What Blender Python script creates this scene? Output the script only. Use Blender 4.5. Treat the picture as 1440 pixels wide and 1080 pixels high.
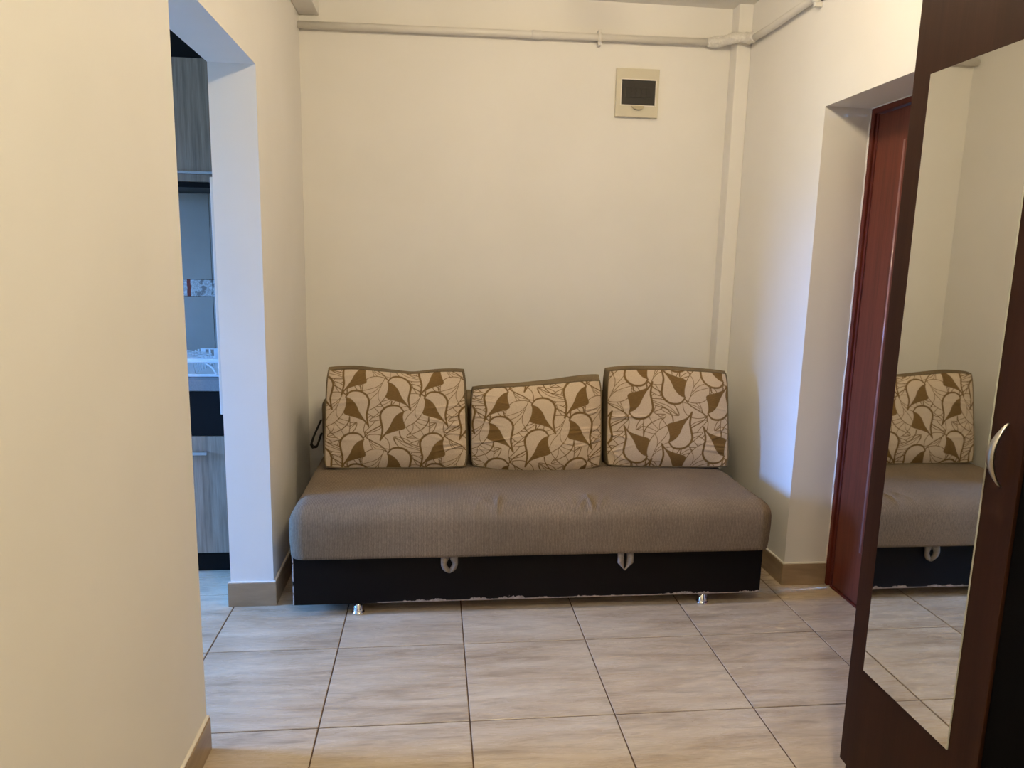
import bpy, bmesh, math, random
import numpy as np
from mathutils import Vector, Matrix, noise as mnoise

random.seed(7)
scene = bpy.context.scene
for o in list(bpy.data.objects):
    bpy.data.objects.remove(o, do_unlink=True)
COL = scene.collection

# ------------------------------------------------------------------ camera
cam_d = bpy.data.cameras.new('camera')
cam_o = bpy.data.objects.new('camera', cam_d)
COL.objects.link(cam_o)
RX = Vector((0.99409802, -0.10618441, 0.02222595))
DN = Vector((0.00398249, -0.16901747, -0.98560501))
FW = Vector((0.10841246, 0.97987651, -0.16759706))
mw = Matrix((( RX.x, -DN.x, -FW.x, 0.78547),
             ( RX.y, -DN.y, -FW.y, -2.43611),
             ( RX.z, -DN.z, -FW.z, 1.37893),
             (0, 0, 0, 1)))
cam_o.matrix_world = mw
cam_d.sensor_fit = 'HORIZONTAL'
cam_d.sensor_width = 36.0
cam_d.lens = 1013.275 / 1440 * 36.0
cam_d.clip_start = 0.02
scene.camera = cam_o

# ------------------------------------------------------------------ world, light, exposure
SKY_STRENGTH = 145.0
SKY_COLOR = (0.135, 0.375, 1.0)
GROUND_COLOR = (0.05, 0.075, 0.10)
LAMP_STRENGTH = 172.0
LAMP_COLOR = (1.0, 0.80, 0.53)
LAMP_POS = (1.42, -0.25, 2.56)
LAMP2_STRENGTH = 290.0
LAMP2_COLOR = (1.0, 0.86, 0.58)
LAMP2_POS = (1.25, -2.05, 2.56)
world = bpy.data.worlds.new('sky')
scene.world = world
world.use_nodes = True
bg = world.node_tree.nodes['Background']
wt_ = world.node_tree     # blue sky above the horizon, dim ground and houses below it
_tc = wt_.nodes.new('ShaderNodeTexCoord'); _sp = wt_.nodes.new('ShaderNodeSeparateXYZ'); _rp = wt_.nodes.new('ShaderNodeValToRGB')
wt_.links.new(_tc.outputs['Generated'], _sp.inputs[0]); wt_.links.new(_sp.outputs[2], _rp.inputs[0]); wt_.links.new(_rp.outputs[0], bg.inputs[0])
_rp.color_ramp.elements[0].position = 0.0; _rp.color_ramp.elements[0].color = (*GROUND_COLOR, 1)
_rp.color_ramp.elements[1].position = 0.06; _rp.color_ramp.elements[1].color = (*SKY_COLOR, 1)
bg.inputs[1].default_value = SKY_STRENGTH
scene.view_settings.view_transform = 'Standard'
scene.view_settings.look = 'None'
scene.view_settings.gamma = 1.0
scene.view_settings.use_curve_mapping = False
scene.view_settings.exposure = 0.05
scene.cycles.max_bounces = 10
scene.cycles.diffuse_bounces = 6
scene.cycles.sample_clamp_indirect = 6.0
# sky portal in the kitchen window (only guides sampling of the sky)
KX = -3.20
pl = bpy.data.lights.new('window_portal', 'AREA')
pl.shape = 'RECTANGLE'; pl.size = 1.25; pl.size_y = 0.9
pl.cycles.is_portal = True
po = bpy.data.objects.new('window_portal', pl)
COL.objects.link(po)
po.location = (KX - 0.10, -0.15, 1.425)
po.rotation_euler = (0, -math.pi / 2, 0)

# ------------------------------------------------------------------ helpers
def lin(r, g, b):
    f = lambda c: (c / 255 / 12.92) if c / 255 <= 0.04045 else ((c / 255 + 0.055) / 1.055) ** 2.4
    return (f(r), f(g), f(b), 1)

class N:
    """small node-tree helper"""
    def __init__(self, name, rough=0.5, spec=0.5, metal=0.0):
        self.m = bpy.data.materials.new(name)
        self.m.use_nodes = True
        self.t = self.m.node_tree
        self.b = self.t.nodes['Principled BSDF']
        self.b.inputs['Roughness'].default_value = rough
        self.b.inputs['Specular IOR Level'].default_value = spec
        self.b.inputs['Metallic'].default_value = metal
    def n(self, kind, **kw):
        x = self.t.nodes.new(kind)
        for k, v in kw.items():
            if k in x.inputs: x.inputs[k].default_value = v
            else: setattr(x, k, v)
        return x
    def l(self, a, ao, b, bi): self.t.links.new(a.outputs[ao], b.inputs[bi])
    def coords(self, scale=(1, 1, 1), out='Object'):
        tc = self.n('ShaderNodeTexCoord'); mp = self.n('ShaderNodeMapping')
        mp.inputs['Scale'].default_value = scale
        self.l(tc, out, mp, 'Vector'); return mp
    def noise(self, vec, scale=5, detail=4, rough=0.55, dim='3D'):
        x = self.n('ShaderNodeTexNoise', noise_dimensions=dim)
        x.inputs['Scale'].default_value = scale; x.inputs['Detail'].default_value = detail
        x.inputs['Roughness'].default_value = rough
        self.l(vec, 0, x, 'Vector'); return x
    def ramp(self, fac, stops, out=0):
        r = self.n('ShaderNodeValToRGB')
        e = r.color_ramp.elements
        while len(e) < len(stops): e.new(0.5)
        for k, (p, c) in enumerate(stops):
            e[k].position = p; e[k].color = c if len(c) == 4 else (*c, 1)
        self.l(fac, out, r, 'Fac'); return r
    def mix(self, fac, a, b, blend='MIX'):
        x = self.n('ShaderNodeMix', data_type='RGBA', blend_type=blend)
        for idx, v in ((0, fac), (6, a), (7, b)):
            if isinstance(v, tuple) and len(v) == 2 and hasattr(v[0], 'outputs'):
                self.t.links.new(v[0].outputs[v[1]], x.inputs[idx])
            else: x.inputs[idx].default_value = v
        return x
    def bump(self, h, strength=0.2, dist=0.01, out=0):
        x = self.n('ShaderNodeBump', Strength=strength, Distance=dist)
        self.l(h, out, x, 'Height'); self.l(x, 0, self.b, 'Normal'); return x
    def color(self, node, out=0): self.l(node, out, self.b, 'Base Color')

def plain(name, rgb, rough=0.5, spec=0.5, metal=0.0, vary=0.06, scale=12, bump=0.0):
    m = N(name, rough, spec, metal)
    c = m.coords(); nz = m.noise(c, scale, 5)
    a = tuple(min(1, v * (1 - vary)) for v in rgb[:3]) + (1,)
    b = tuple(min(1, v * (1 + vary)) for v in rgb[:3]) + (1,)
    r = m.ramp(nz, [(0.3, a), (0.7, b)]); m.color(r)
    if bump: m.bump(nz, bump, 0.004)
    return m.m

# ------------------------------------------------------------------ materials
def make_wall():
    m = N('wall_paint', 0.75, 0.25)
    c = m.coords(); n1 = m.noise(c, 2.2, 4); n2 = m.noise(c, 140, 3)
    r = m.ramp(n1, [(0.3, (0.765, 0.745, 0.705)), (0.7, (0.80, 0.78, 0.745))]); m.color(r)
    m.bump(n2, 0.05, 0.002)
    return m.m

def make_tile():
    m = N('travertine_tile', 0.27, 0.45)
    tc = m.n('ShaderNodeTexCoord'); oi = m.n('ShaderNodeObjectInfo')
    mul = m.n('ShaderNodeMath', operation='MULTIPLY'); mul.inputs[1].default_value = 37.0
    m.l(oi, 'Random', mul, 0)
    def band(scale, nscale, detail, dist=0.0):
        mp = m.n('ShaderNodeMapping'); mp.inputs['Scale'].default_value = scale
        m.l(tc, 'Object', mp, 'Vector')
        x = m.n('ShaderNodeTexNoise', noise_dimensions='4D')
        x.inputs['Scale'].default_value = nscale; x.inputs['Detail'].default_value = detail
        x.inputs['Roughness'].default_value = 0.62; x.inputs['Distortion'].default_value = dist
        m.l(mp, 0, x, 'Vector'); m.l(mul, 0, x, 'W'); return x
    a = band((1.3, 9, 1), 1.6, 6, 0.5)
    b = band((3.2, 26, 1), 1.7, 8, 1.4)
    d = band((9, 46, 1), 1.5, 8, 2.4)
    r1 = m.ramp(a, [(0.30, lin(166, 146, 121)), (0.48, lin(193, 175, 150)), (0.72, lin(210, 195, 171))])
    r2 = m.ramp(b, [(0.34, (0.45, 0.42, 0.39)), (0.52, (1, 1, 1))])
    x1 = m.mix(0.45, (r1, 0), (r2, 0), 'MULTIPLY')
    r3 = m.ramp(d, [(0.66, (1, 1, 1)), (0.71, (0.50, 0.46, 0.42)), (0.74, (1, 1, 1))])
    x2 = m.mix(0.8, (x1, 2), (r3, 0), 'MULTIPLY')
    m.color(x2, 2)
    rr = m.ramp(b, [(0.3, (0.34,) * 3), (0.7, (0.22,) * 3)]); m.l(rr, 0, m.b, 'Roughness')
    m.bump(d, 0.03, 0.002)
    return m.m

def make_skirt():
    m = N('skirting_tile', 0.35, 0.4)
    mp = m.coords((3, 3, 16)); nz = m.noise(mp, 2.0, 6)
    r = m.ramp(nz, [(0.3, lin(140, 118, 92)), (0.7, lin(166, 143, 114))]); m.color(r)
    return m.m

def make_seat():
    m = N('ribbed_seat_fabric', 0.95, 0.1)
    tc = m.n('ShaderNodeTexCoord')
    w = m.n('ShaderNodeTexWave', wave_type='BANDS', bands_direction='X')
    w.inputs['Scale'].default_value = 52; w.inputs['Distortion'].default_value = 1.6
    w.inputs['Detail'].default_value = 3; w.inputs['Detail Scale'].default_value = 3
    m.l(tc, 'Object', w, 'Vector')
    mp = m.coords((60, 26, 22)); nz = m.noise(mp, 5, 4, 0.7)
    mp2 = m.coords(); n2 = m.noise(mp2, 3.0, 4)
    base = m.ramp(n2, [(0.3, lin(117, 102, 84)), (0.7, lin(134, 117, 97))])
    k = m.ramp(nz, [(0.25, (0.62,) * 3), (0.72, (1.22,) * 3)])
    x = m.mix(1.0, (base, 0), (k, 0), 'MULTIPLY')
    k2 = m.ramp(w, [(0.1, (0.80,) * 3), (0.6, (1.08,) * 3)])
    x2 = m.mix(1.0, (x, 2), (k2, 0), 'MULTIPLY')
    m.color(x2, 2)
    add = m.n('ShaderNodeMath', operation='ADD'); m.l(w, 0, add, 0); m.l(nz, 0, add, 1)
    m.bump(add, 0.35, 0.003)
    m.b.inputs['Sheen Weight'].default_value = 0.04
    m.b.inputs['Sheen Roughness'].default_value = 0.5
    return m.m

def make_fabric(name, c1, c2, scale=300):
    m = N(name, 0.95, 0.1)
    c = m.coords(); nz = m.noise(c, scale, 2); n2 = m.noise(c, 9, 4)
    r = m.ramp(n2, [(0.3, c1), (0.7, c2)])
    k = m.ramp(nz, [(0.3, (0.8,) * 3), (0.7, (1.1,) * 3)])
    x = m.mix(1.0, (r, 0), (k, 0), 'MULTIPLY'); m.color(x, 2)
    m.bump(nz, 0.25, 0.002)
    return m.m

def make_leaf():
    m = N('leaf_weave_fabric', 0.9, 0.15)
    at = m.n('ShaderNodeAttribute', attribute_name='weave')
    mp = m.coords((1, 1, 1)); nz = m.noise(mp, 420, 2)
    mp2 = m.coords((20, 1, 300)); n2 = m.noise(mp2, 3, 3)
    cream = m.ramp(nz, [(0.3, lin(188, 167, 142)), (0.7, lin(208, 189, 164))])
    brown = m.ramp(n2, [(0.3, lin(104, 80, 44)), (0.7, lin(126, 99, 60))])
    x = m.mix((at, 'Fac'), (cream, 0), (brown, 0)); m.color(x, 2)
    m.bump(nz, 0.2, 0.0015)
    return m.m

def make_base_panel():
    m = N('sofa_base_leatherette', 0.6, 0.12)
    tc = m.n('ShaderNodeTexCoord'); sp = m.n('ShaderNodeSeparateXYZ'); m.l(tc, 'Object', sp, 0)
    mp = m.coords((1, 1, 1)); nz = m.noise(mp, 9, 6, 0.7); n3 = m.noise(mp, 60, 3, 0.6)
    mp2 = m.coords((1, 1, 1)); n2 = m.noise(mp2, 2.3, 2)
    # flaked strip along the lower edge, uneven along its length (object z = 0.05 at the edge)
    thr = m.n('ShaderNodeMapRange'); thr.inputs[1].default_value = 0.42; thr.inputs[2].default_value = 0.72
    thr.inputs[3].default_value = 0.050; thr.inputs[4].default_value = 0.076
    m.l(nz, 0, thr, 0)
    lt = m.n('ShaderNodeMath', operation='LESS_THAN'); m.l(sp, 2, lt, 0); m.l(thr, 0, lt, 1)
    # thin worn line at the edge
    lt2 = m.n('ShaderNodeMath', operation='LESS_THAN'); m.l(sp, 2, lt2, 0); lt2.inputs[1].default_value = 0.0555
    gx = m.n('ShaderNodeMath', operation='GREATER_THAN'); m.l(sp, 0, gx, 0); gx.inputs[1].default_value = -0.62
    l3 = m.n('ShaderNodeMath', operation='MULTIPLY'); m.l(lt2, 0, l3, 0); m.l(gx, 0, l3, 1)
    mx = m.n('ShaderNodeMath', operation='MAXIMUM')
    l4 = m.n('ShaderNodeMath', operation='MULTIPLY'); m.l(lt, 0, l4, 0); m.l(gx, 0, l4, 1)
    m.l(l4, 0, mx, 0); m.l(l3, 0, mx, 1)
    # worn left front corner
    cx = m.n('ShaderNodeMath', operation='LESS_THAN'); m.l(sp, 0, cx, 0); cx.inputs[1].default_value = -0.9355
    cn = m.n('ShaderNodeMath', operation='GREATER_THAN'); m.l(n3, 0, cn, 0); cn.inputs[1].default_value = 0.45
    cm = m.n('ShaderNodeMath', operation='MULTIPLY'); m.l(cx, 0, cm, 0); m.l(cn, 0, cm, 1)
    mm = m.n('ShaderNodeMath', operation='MAXIMUM'); m.l(mx, 0, mm, 0); m.l(cm, 0, mm, 1)
    dark = m.ramp(n2, [(0.3, lin(15, 12, 11)), (0.7, lin(20, 16, 14))])
    pale = m.ramp(n3, [(0.3, lin(128, 116, 108)), (0.7, lin(176, 164, 156))])
    x = m.mix((mm, 0), (dark, 0), (pale, 0)); m.color(x, 2)
    return m.m

def make_wood(name, c1, c2, c3, rough=0.4, spec=0.4, sc=(9, 9, 0.7)):
    m = N(name, rough, spec)
    mp = m.coords(sc); nz = m.noise(mp, 4, 7, 0.65); mp2 = m.coords((sc[0] * 5, sc[1] * 5, sc[2] * 1.6)); n2 = m.noise(mp2, 4, 5, 0.7)
    r = m.ramp(nz, [(0.28, c1), (0.5, c2), (0.74, c3)])
    k = m.ramp(n2, [(0.3, (0.86,) * 3), (0.7, (1.06,) * 3)])
    x = m.mix(1.0, (r, 0), (k, 0), 'MULTIPLY'); m.color(x, 2)
    m.bump(n2, 0.04, 0.002)
    return m.m

M = {}
M['wall'] = make_wall()
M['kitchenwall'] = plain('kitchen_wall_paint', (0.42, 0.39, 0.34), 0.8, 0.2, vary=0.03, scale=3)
M['ceiling'] = plain('ceiling_paint', (0.78, 0.76, 0.72), 0.8, 0.2, vary=0.02, scale=3)
M['tile'] = make_tile()
M['grout'] = plain('brown_grout', lin(96, 76, 58), 0.9, 0.1)
M['skirt'] = make_skirt()
M['caulk'] = plain('white_caulk', lin(228, 222, 212), 0.7, 0.2, vary=0.03)
M['pipe'] = plain('painted_pipe', (0.70, 0.675, 0.63), 0.35, 0.4, vary=0.02)
M['crust'] = plain('lumpy_painted_fitting', (0.70, 0.675, 0.63), 0.35, 0.5, vary=0.10, scale=110, bump=0.8)
M['seat'] = make_seat()
M['taupe'] = make_fabric('taupe_fabric', lin(104, 90, 68), lin(124, 108, 84))
M['strap'] = make_fabric('strap_fabric', lin(122, 112, 102), lin(158, 148, 138), 160)
M['darkstrap'] = make_fabric('dark_strap_fabric', lin(40, 36, 32), lin(54, 48, 42))
M['leaf'] = make_leaf()
M['sofabase'] = make_base_panel()
M['chrome'] = plain('chrome', (0.86, 0.86, 0.86), 0.12, 0.5, 1.0, vary=0.02)
M['nickel'] = plain('brushed_nickel', (0.46, 0.44, 0.41), 0.34, 0.5, 1.0, vary=0.05, scale=90)
M['wenge'] = make_wood('wenge_board', lin(40, 22, 14), lin(48, 27, 17), lin(55, 32, 21), 0.55, 0.12, (7, 7, 0.5))
M['openingdark'] = make_wood('dark_opening_board', lin(4, 3, 3), lin(6, 5, 5), lin(8, 7, 6), 0.7, 0.05)
M['red'] = make_wood('mahogany_door', lin(84, 40, 28), lin(102, 50, 36), lin(114, 58, 42), 0.42, 0.25, (10, 10, 0.4))
M['redframe'] = make_wood('mahogany_frame', lin(80, 34, 24), lin(96, 42, 30), lin(108, 50, 35), 0.5, 0.2, (10, 10, 0.4))
M['moulding'] = plain('polished_glint_moulding', lin(150, 110, 104), 0.16, 0.6, vary=0.04)  # paler than the door: the daylight reflection is put into its colour
M['mirror'] = plain('mirror_silver', (0.80, 0.80, 0.76), 0.015, 0.5, 1.0, vary=0.004, scale=2)
M['mirroredge'] = plain('mirror_glass_edge', lin(196, 198, 190), 0.2, 0.5)
M['plastic'] = plain('panel_plastic', lin(203, 196, 176), 0.4, 0.4, vary=0.02)
M['latch'] = plain('latch_plastic', lin(176, 166, 140), 0.4, 0.4, vary=0.02)
M['smoke'] = plain('smoked_plastic', lin(44, 40, 36), 0.28, 0.4, vary=0.10, scale=30)
M['greywood'] = make_wood('grey_ash_board', lin(108, 92, 76), lin(136, 117, 99), lin(156, 138, 118), 0.45, 0.3, (16, 16, 0.8))
M['blackgloss'] = plain('black_front', lin(14, 12, 12), 0.4, 0.15, vary=0.05)
M['steel'] = plain('steel_handle', (0.55, 0.55, 0.56), 0.3, 0.5, 1.0, vary=0.03)
M['worktop'] = plain('grey_worktop', lin(120, 118, 116), 0.4, 0.4, vary=0.12, scale=160)
M['white'] = plain('white_plastic', lin(212, 214, 212), 0.35, 0.4, vary=0.02)
M['walltile'] = plain('pale_wall_tile', lin(146, 136, 122), 0.2, 0.5, vary=0.04, scale=8)
M['glass_frame'] = plain('white_window_frame', lin(230, 230, 228), 0.4, 0.4, vary=0.02)

def make_border():
    m = N('decor_border_tile', 0.2, 0.5)
    tc = m.n('ShaderNodeTexCoord'); mp = m.coords((1, 1, 1)); nz = m.noise(mp, 26, 5, 0.65)
    r = m.ramp(nz, [(0.40, lin(120, 112, 104)), (0.48, lin(188, 184, 174)), (0.55, lin(150, 144, 136)), (0.62, lin(196, 192, 184))])
    # printed red-brown upright figure
    sp = m.n('ShaderNodeSeparateXYZ'); m.l(tc, 'Object', sp, 0)
    a = m.n('ShaderNodeMath', operation='ADD'); m.l(sp, 0, a, 0); a.inputs[1].default_value = -0.145
    nn = m.n('ShaderNodeMath', operation='MULTIPLY_ADD'); m.l(nz, 0, nn, 0); nn.inputs[1].default_value = 0.012; m.l(a, 0, nn, 2)
    ab = m.n('ShaderNodeMath', operation='ABSOLUTE'); m.l(nn, 0, ab, 0)
    lt = m.n('ShaderNodeMath', operation='LESS_THAN'); m.l(ab, 0, lt, 0); lt.inputs[1].default_value = 0.008
    x = m.mix((lt, 0), (r, 0), lin(120, 44, 28)); m.color(x, 2)
    return m.m
M['border'] = make_border()

def make_glass():
    m = N('window_glass', 0.0, 0.5)
    for n in list(m.t.nodes): m.t.nodes.remove(n)
    out = m.n('ShaderNodeOutputMaterial'); g = m.n('ShaderNodeBsdfTransparent'); gl = m.n('ShaderNodeBsdfGlossy')
    gl.inputs['Roughness'].default_value = 0.02
    mx = m.n('ShaderNodeMixShader'); mx.inputs[0].default_value = 0.06
    m.l(g, 0, mx, 1); m.l(gl, 0, mx, 2); m.l(mx, 0, out, 0)
    return m.m
M['glass'] = make_glass()

def make_emit(color, strength):
    m = N('lamp_glow', 0.5)
    m.b.inputs['Base Color'].default_value = (0.9, 0.9, 0.88, 1)
    m.b.inputs['Emission Color'].default_value = (*color, 1)
    m.b.inputs['Emission Strength'].default_value = strength
    return m.m

# ------------------------------------------------------------------ mesh helpers
def bx(bm, lo, hi, bev=0.0, seg=2, mi=0):
    g = bmesh.ops.create_cube(bm, size=1.0)
    vs = g['verts']
    c = [(a + b) / 2 for a, b in zip(lo, hi)]; s = [abs(b - a) for a, b in zip(lo, hi)]
    for v in vs:
        v.co = Vector((c[0] + v.co.x * s[0], c[1] + v.co.y * s[1], c[2] + v.co.z * s[2]))
    fs = {f for v in vs for f in v.link_faces}
    for f in fs: f.material_index = mi
    if bev:
        es = list({e for v in vs for e in v.link_edges})
        bmesh.ops.bevel(bm, geom=es, offset=bev, segments=seg, profile=0.5, affect='EDGES', clamp_overlap=True)

def box(lo, hi, bev=0.0, seg=2):
    bm = bmesh.new(); bx(bm, lo, hi, bev, seg); return bm

def tube(bm, pts, r, seg=14, cap=True):
    pts = [Vector(p) for p in pts]; n = len(pts)
    rad = r if isinstance(r, (list, tuple)) else [r] * n
    up = None; rings = []
    for i, p in enumerate(pts):
        t = (pts[min(i + 1, n - 1)] - pts[max(i - 1, 0)]).normalized()
        if up is None:
            up = Vector((0, 0, 1)) if abs(t.z) < 0.9 else Vector((1, 0, 0))
        a = t.cross(up).normalized(); up = a.cross(t).normalized()
        rings.append([bm.verts.new(p + (a * math.cos(2 * math.pi * k / seg) + up * math.sin(2 * math.pi * k / seg)) * rad[i]) for k in range(seg)])
    for A, B in zip(rings, rings[1:]):
        for k in range(seg):
            f = bm.faces.new((A[k], A[(k + 1) % seg], B[(k + 1) % seg], B[k])); f.smooth = True
    if cap:
        bm.faces.new(rings[0][::-1]); bm.faces.new(rings[-1])

def lathe(bm, c, prof, seg=28):
    """prof: list of (radius, z) about a vertical axis at c"""
    rings = []
    for r, z in prof:
        rings.append([bm.verts.new((c[0] + r * math.cos(2 * math.pi * k / seg), c[1] + r * math.sin(2 * math.pi * k / seg), c[2] + z)) for k in range(seg)])
    for A, B in zip(rings, rings[1:]):
        for k in range(seg):
            f = bm.faces.new((A[k], A[(k + 1) % seg], B[(k + 1) % seg], B[k])); f.smooth = True
    bm.faces.new(rings[0][::-1]); bm.faces.new(rings[-1])

def wloc(o):
    v = Vector((0, 0, 0))
    while o: v += Vector(o.location); o = o.parent
    return v

def obj(name, bm, mat, parent=None, loc=None, smooth=None, fix=True):
    """links bm (world coordinates) as ONE object; loc = its origin in the world"""
    if fix: bmesh.ops.recalc_face_normals(bm, faces=bm.faces[:])
    base = Vector(loc) if loc is not None else (wloc(parent) if parent else Vector((0, 0, 0)))
    bmesh.ops.translate(bm, verts=bm.verts[:], vec=-base)
    me = bpy.data.meshes.new(name); bm.to_mesh(me); bm.free()
    for mm in (mat if isinstance(mat, (list, tuple)) else [mat]): me.materials.append(mm)
    if smooth is not None: me.shade_smooth() if smooth == True else me.set_sharp_from_angle(angle=math.radians(smooth)) if hasattr(me, 'set_sharp_from_angle') else None
    o = bpy.data.objects.new(name, me); COL.objects.link(o)
    if parent: o.parent = parent; o.location = base - wloc(parent)
    else: o.location = base
    return o

def thing(name, loc, label, cat, group=None):
    o = bpy.data.objects.new(name, None); COL.objects.link(o)
    o.empty_display_size = 0.1; o.location = loc
    o['label'] = label; o['category'] = cat
    if group: o['group'] = group
    return o

def struct(name, bm, mat, label=None, loc=None):
    o = obj(name, bm, mat, None, loc); o['kind'] = 'structure'
    if label: o['label'] = label
    return o

# ------------------------------------------------------------------ room dimensions
WL, WLi = 0.155, -0.010        # left wall: hall face, kitchen face
WR = 2.32                      # right wall face
YB = 1.245                     # back wall face
YF = -3.20                     # wall behind the camera
ZC = 2.63                      # ceiling
ON, OF, OT = -0.518, 0.350, 2.047   # kitchen opening: near edge, far edge, top
DN_, DF_, DT_ = -0.50, 0.405, 2.010 # entrance recess: near edge, far edge, top
DX = 2.515                     # door plane
KY = -1.40                     # kitchen wall towards the camera
T = 0.45

# ------------------------------------------------------------------ floor with tiles
fl = struct('floor', box((KX - 0.15, YF - 0.12, -0.12), (2.75, YB + 0.12, -0.0025)), M['grout'], 'floor of large beige travertine-look tiles with dark joints')
gap = 0.0022
bm = bmesh.new(); bx(bm, (gap, gap, -0.012), (T - gap, T - gap, 0.0), 0.0012, 1)
bmesh.ops.recalc_face_normals(bm, faces=bm.faces[:])
bmesh.ops.translate(bm, verts=bm.verts[:], vec=(-T / 2, -T / 2, 0))
tile_me = bpy.data.meshes.new('floor_tile'); bm.to_mesh(tile_me); bm.free(); tile_me.materials.append(M['tile'])
for i in range(-7, 6):
    for j in range(-7, 3):
        o = bpy.data.objects.new('floor_tile', tile_me); COL.objects.link(o)
        o.parent = fl; o.location = ((i + 0.5) * T, (j + 0.5) * T, random.uniform(-0.0003, 0.0))

# ------------------------------------------------------------------ walls and ceiling
struct('ceiling', box((KX - 0.15, YF - 0.12, ZC), (2.75, YB + 0.12, ZC + 0.12)), M['ceiling'], 'plain off-white ceiling')
bm = bmesh.new()
bx(bm, (WLi, YF, 0), (WL, ON, ZC)); bx(bm, (WLi, OF, 0), (WL, YB, ZC)); bx(bm, (WLi, ON, OT), (WL, OF, ZC))
wl = struct('wall_left', bm, M['wall'], 'cream painted wall on the left with an opening into the kitchen')
wb = struct('wall_back', box((KX - 0.15, YB, 0), (2.75, YB + 0.12, ZC)), M['wall'], 'cream painted wall behind the sofa')
bm = bmesh.new()
bx(bm, (WR, DF_, 0), (2.72, YB, ZC)); bx(bm, (WR, YF, 0), (2.72, DN_, ZC)); bx(bm, (WR, DN_, DT_), (2.72, DF_, ZC))
struct('wall_right', bm, M['wall'], 'cream painted wall on the right with a deep door recess')
struct('wall_front', box((KX - 0.15, YF - 0.12, 0), (2.75, YF, ZC)), M['wall'])
struct('wall_kitchen_side', box((KX, KY - 0.1, 0), (WLi, KY, ZC)), M['kitchenwall'])
# kitchen window wall, a hole in it and a framed pane
WY0, WY1, WZ0, WZ1 = -0.60, 0.30, 0.80, 2.05
bm = bmesh.new()
bx(bm, (KX - 0.12, YF, 0), (KX, WY0, ZC)); bx(bm, (KX - 0.12, WY1, 0), (KX, YB, ZC))
bx(bm, (KX - 0.12, WY0, 0), (KX, WY1, WZ0)); bx(bm, (KX - 0.12, WY0, WZ1), (KX, WY1, ZC))
struct('wall_kitchen_far', bm, M['kitchenwall'])
bm = bmesh.new()
for a, b in (((WY0, WZ0), (WY0 + 0.05, WZ1)), ((WY1 - 0.05, WZ0), (WY1, WZ1)), ((WY0 + 0.05, WZ0), (WY1 - 0.05, WZ0 + 0.05)), ((WY0 + 0.05, WZ1 - 0.05), (WY1 - 0.05, WZ1))):
    bx(bm, (KX - 0.09, a[0], a[1]), (KX - 0.03, b[0], b[1]), 0.004)
wn = struct('window_1', bm, M['glass_frame'], 'white framed kitchen window')
obj('pane', box((KX - 0.064, WY0 + 0.05, WZ0 + 0.05), (KX - 0.058, WY1 - 0.05, WZ1 - 0.05)), M['glass'], wn)

# pipe chase in the back right corner, boxed beam top left
struct('trim_1', box((2.248, 1.160, 0), (WR, YB, ZC), 0.004), M['wall'], 'narrow boxed pipe chase in the back right corner')
struct('trim_2', box((WL, YF, 2.49), (0.248, YB, ZC), 0.003), M['wall'], 'boxed beam along the top of the left wall')

# skirtings: tile strips with a white caulk line on top
def skirt(name, lo, hi, label=None):
    o = struct(name, box((lo[0], lo[1], 0), (hi[0], hi[1], 0.098), 0.0015, 1), M['skirt'], label)
    return o
def caulk(parent, lo, hi):
    obj('caulk_line', box((lo[0], lo[1], 0.098), (hi[0], hi[1], 0.104), 0.0015, 1), M['caulk'], parent)
s = skirt('baseboard_left', (WL, YF, 0), (WL + 0.011, ON, 0), 'beige tile skirting along the near left wall'); caulk(s, (WL, YF), (WL + 0.009, ON))
s = skirt('baseboard_jamb', (WLi - 0.011, OF - 0.011, 0), (WL + 0.011, OF, 0), 'beige tile skirting across the kitchen opening jamb'); caulk(s, (WLi - 0.009, OF - 0.009), (WL + 0.009, OF))
s = skirt('baseboard_left_far', (WL, OF + 0.0005, 0), (WL + 0.011, YB, 0), 'beige tile skirting on the left wall beside the sofa'); caulk(s, (WL, OF + 0.0005), (WL + 0.009, YB))
s = skirt('baseboard_back', (WL + 0.012, YB - 0.011, 0), (2.247, YB, 0)); caulk(s, (WL + 0.012, YB - 0.009), (2.247, YB))
s = skirt('baseboard_right', (WR - 0.011, DF_ + 0.0005, 0), (WR, 1.159, 0), 'beige tile skirting on the right wall beside the sofa'); caulk(s, (WR - 0.009, DF_ + 0.0005), (WR, 1.159))
s = skirt('baseboard_door', (WR - 0.011, DF_ - 0.011, 0), (DX - 0.004, DF_, 0), 'beige tile skirting in the door recess'); caulk(s, (WR - 0.009, DF_ - 0.009), (DX - 0.004, DF_))
s = skirt('baseboard_right_near', (WR - 0.011, YF, 0), (WR, DN_, 0)); caulk(s, (WR - 0.009, YF), (WR, DN_))

# ------------------------------------------------------------------ entrance door in the recess
d = bpy.data.objects.new('door_1', None); COL.objects.link(d); d.location = (DX, 0, 0)
d['kind'] = 'structure'; d['label'] = 'dark red mahogany entrance door deep in the right wall'
bm = bmesh.new()
bx(bm, (DX, DF_ - 0.022, 0), (DX + 0.07, DF_, DT_), 0.003); bx(bm, (DX, DN_, 0), (DX + 0.07, DN_ + 0.022, DT_), 0.003)
bx(bm, (DX, DN_ + 0.022, DT_ - 0.024), (DX + 0.07, DF_ - 0.022, DT_), 0.003)
obj('door_frame', bm, M['redframe'], d)
obj('door_stop', box((DX + 0.010, DF_ - 0.034, 0.0), (DX + 0.022, DF_ - 0.022, DT_ - 0.024), 0.003), M['redframe'], d)
leaf = obj('door_leaf', box((DX + 0.014, DN_ + 0.024, 0.008), (DX + 0.056, DF_ - 0.036, DT_ - 0.028), 0.003), M['red'], d)
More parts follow.
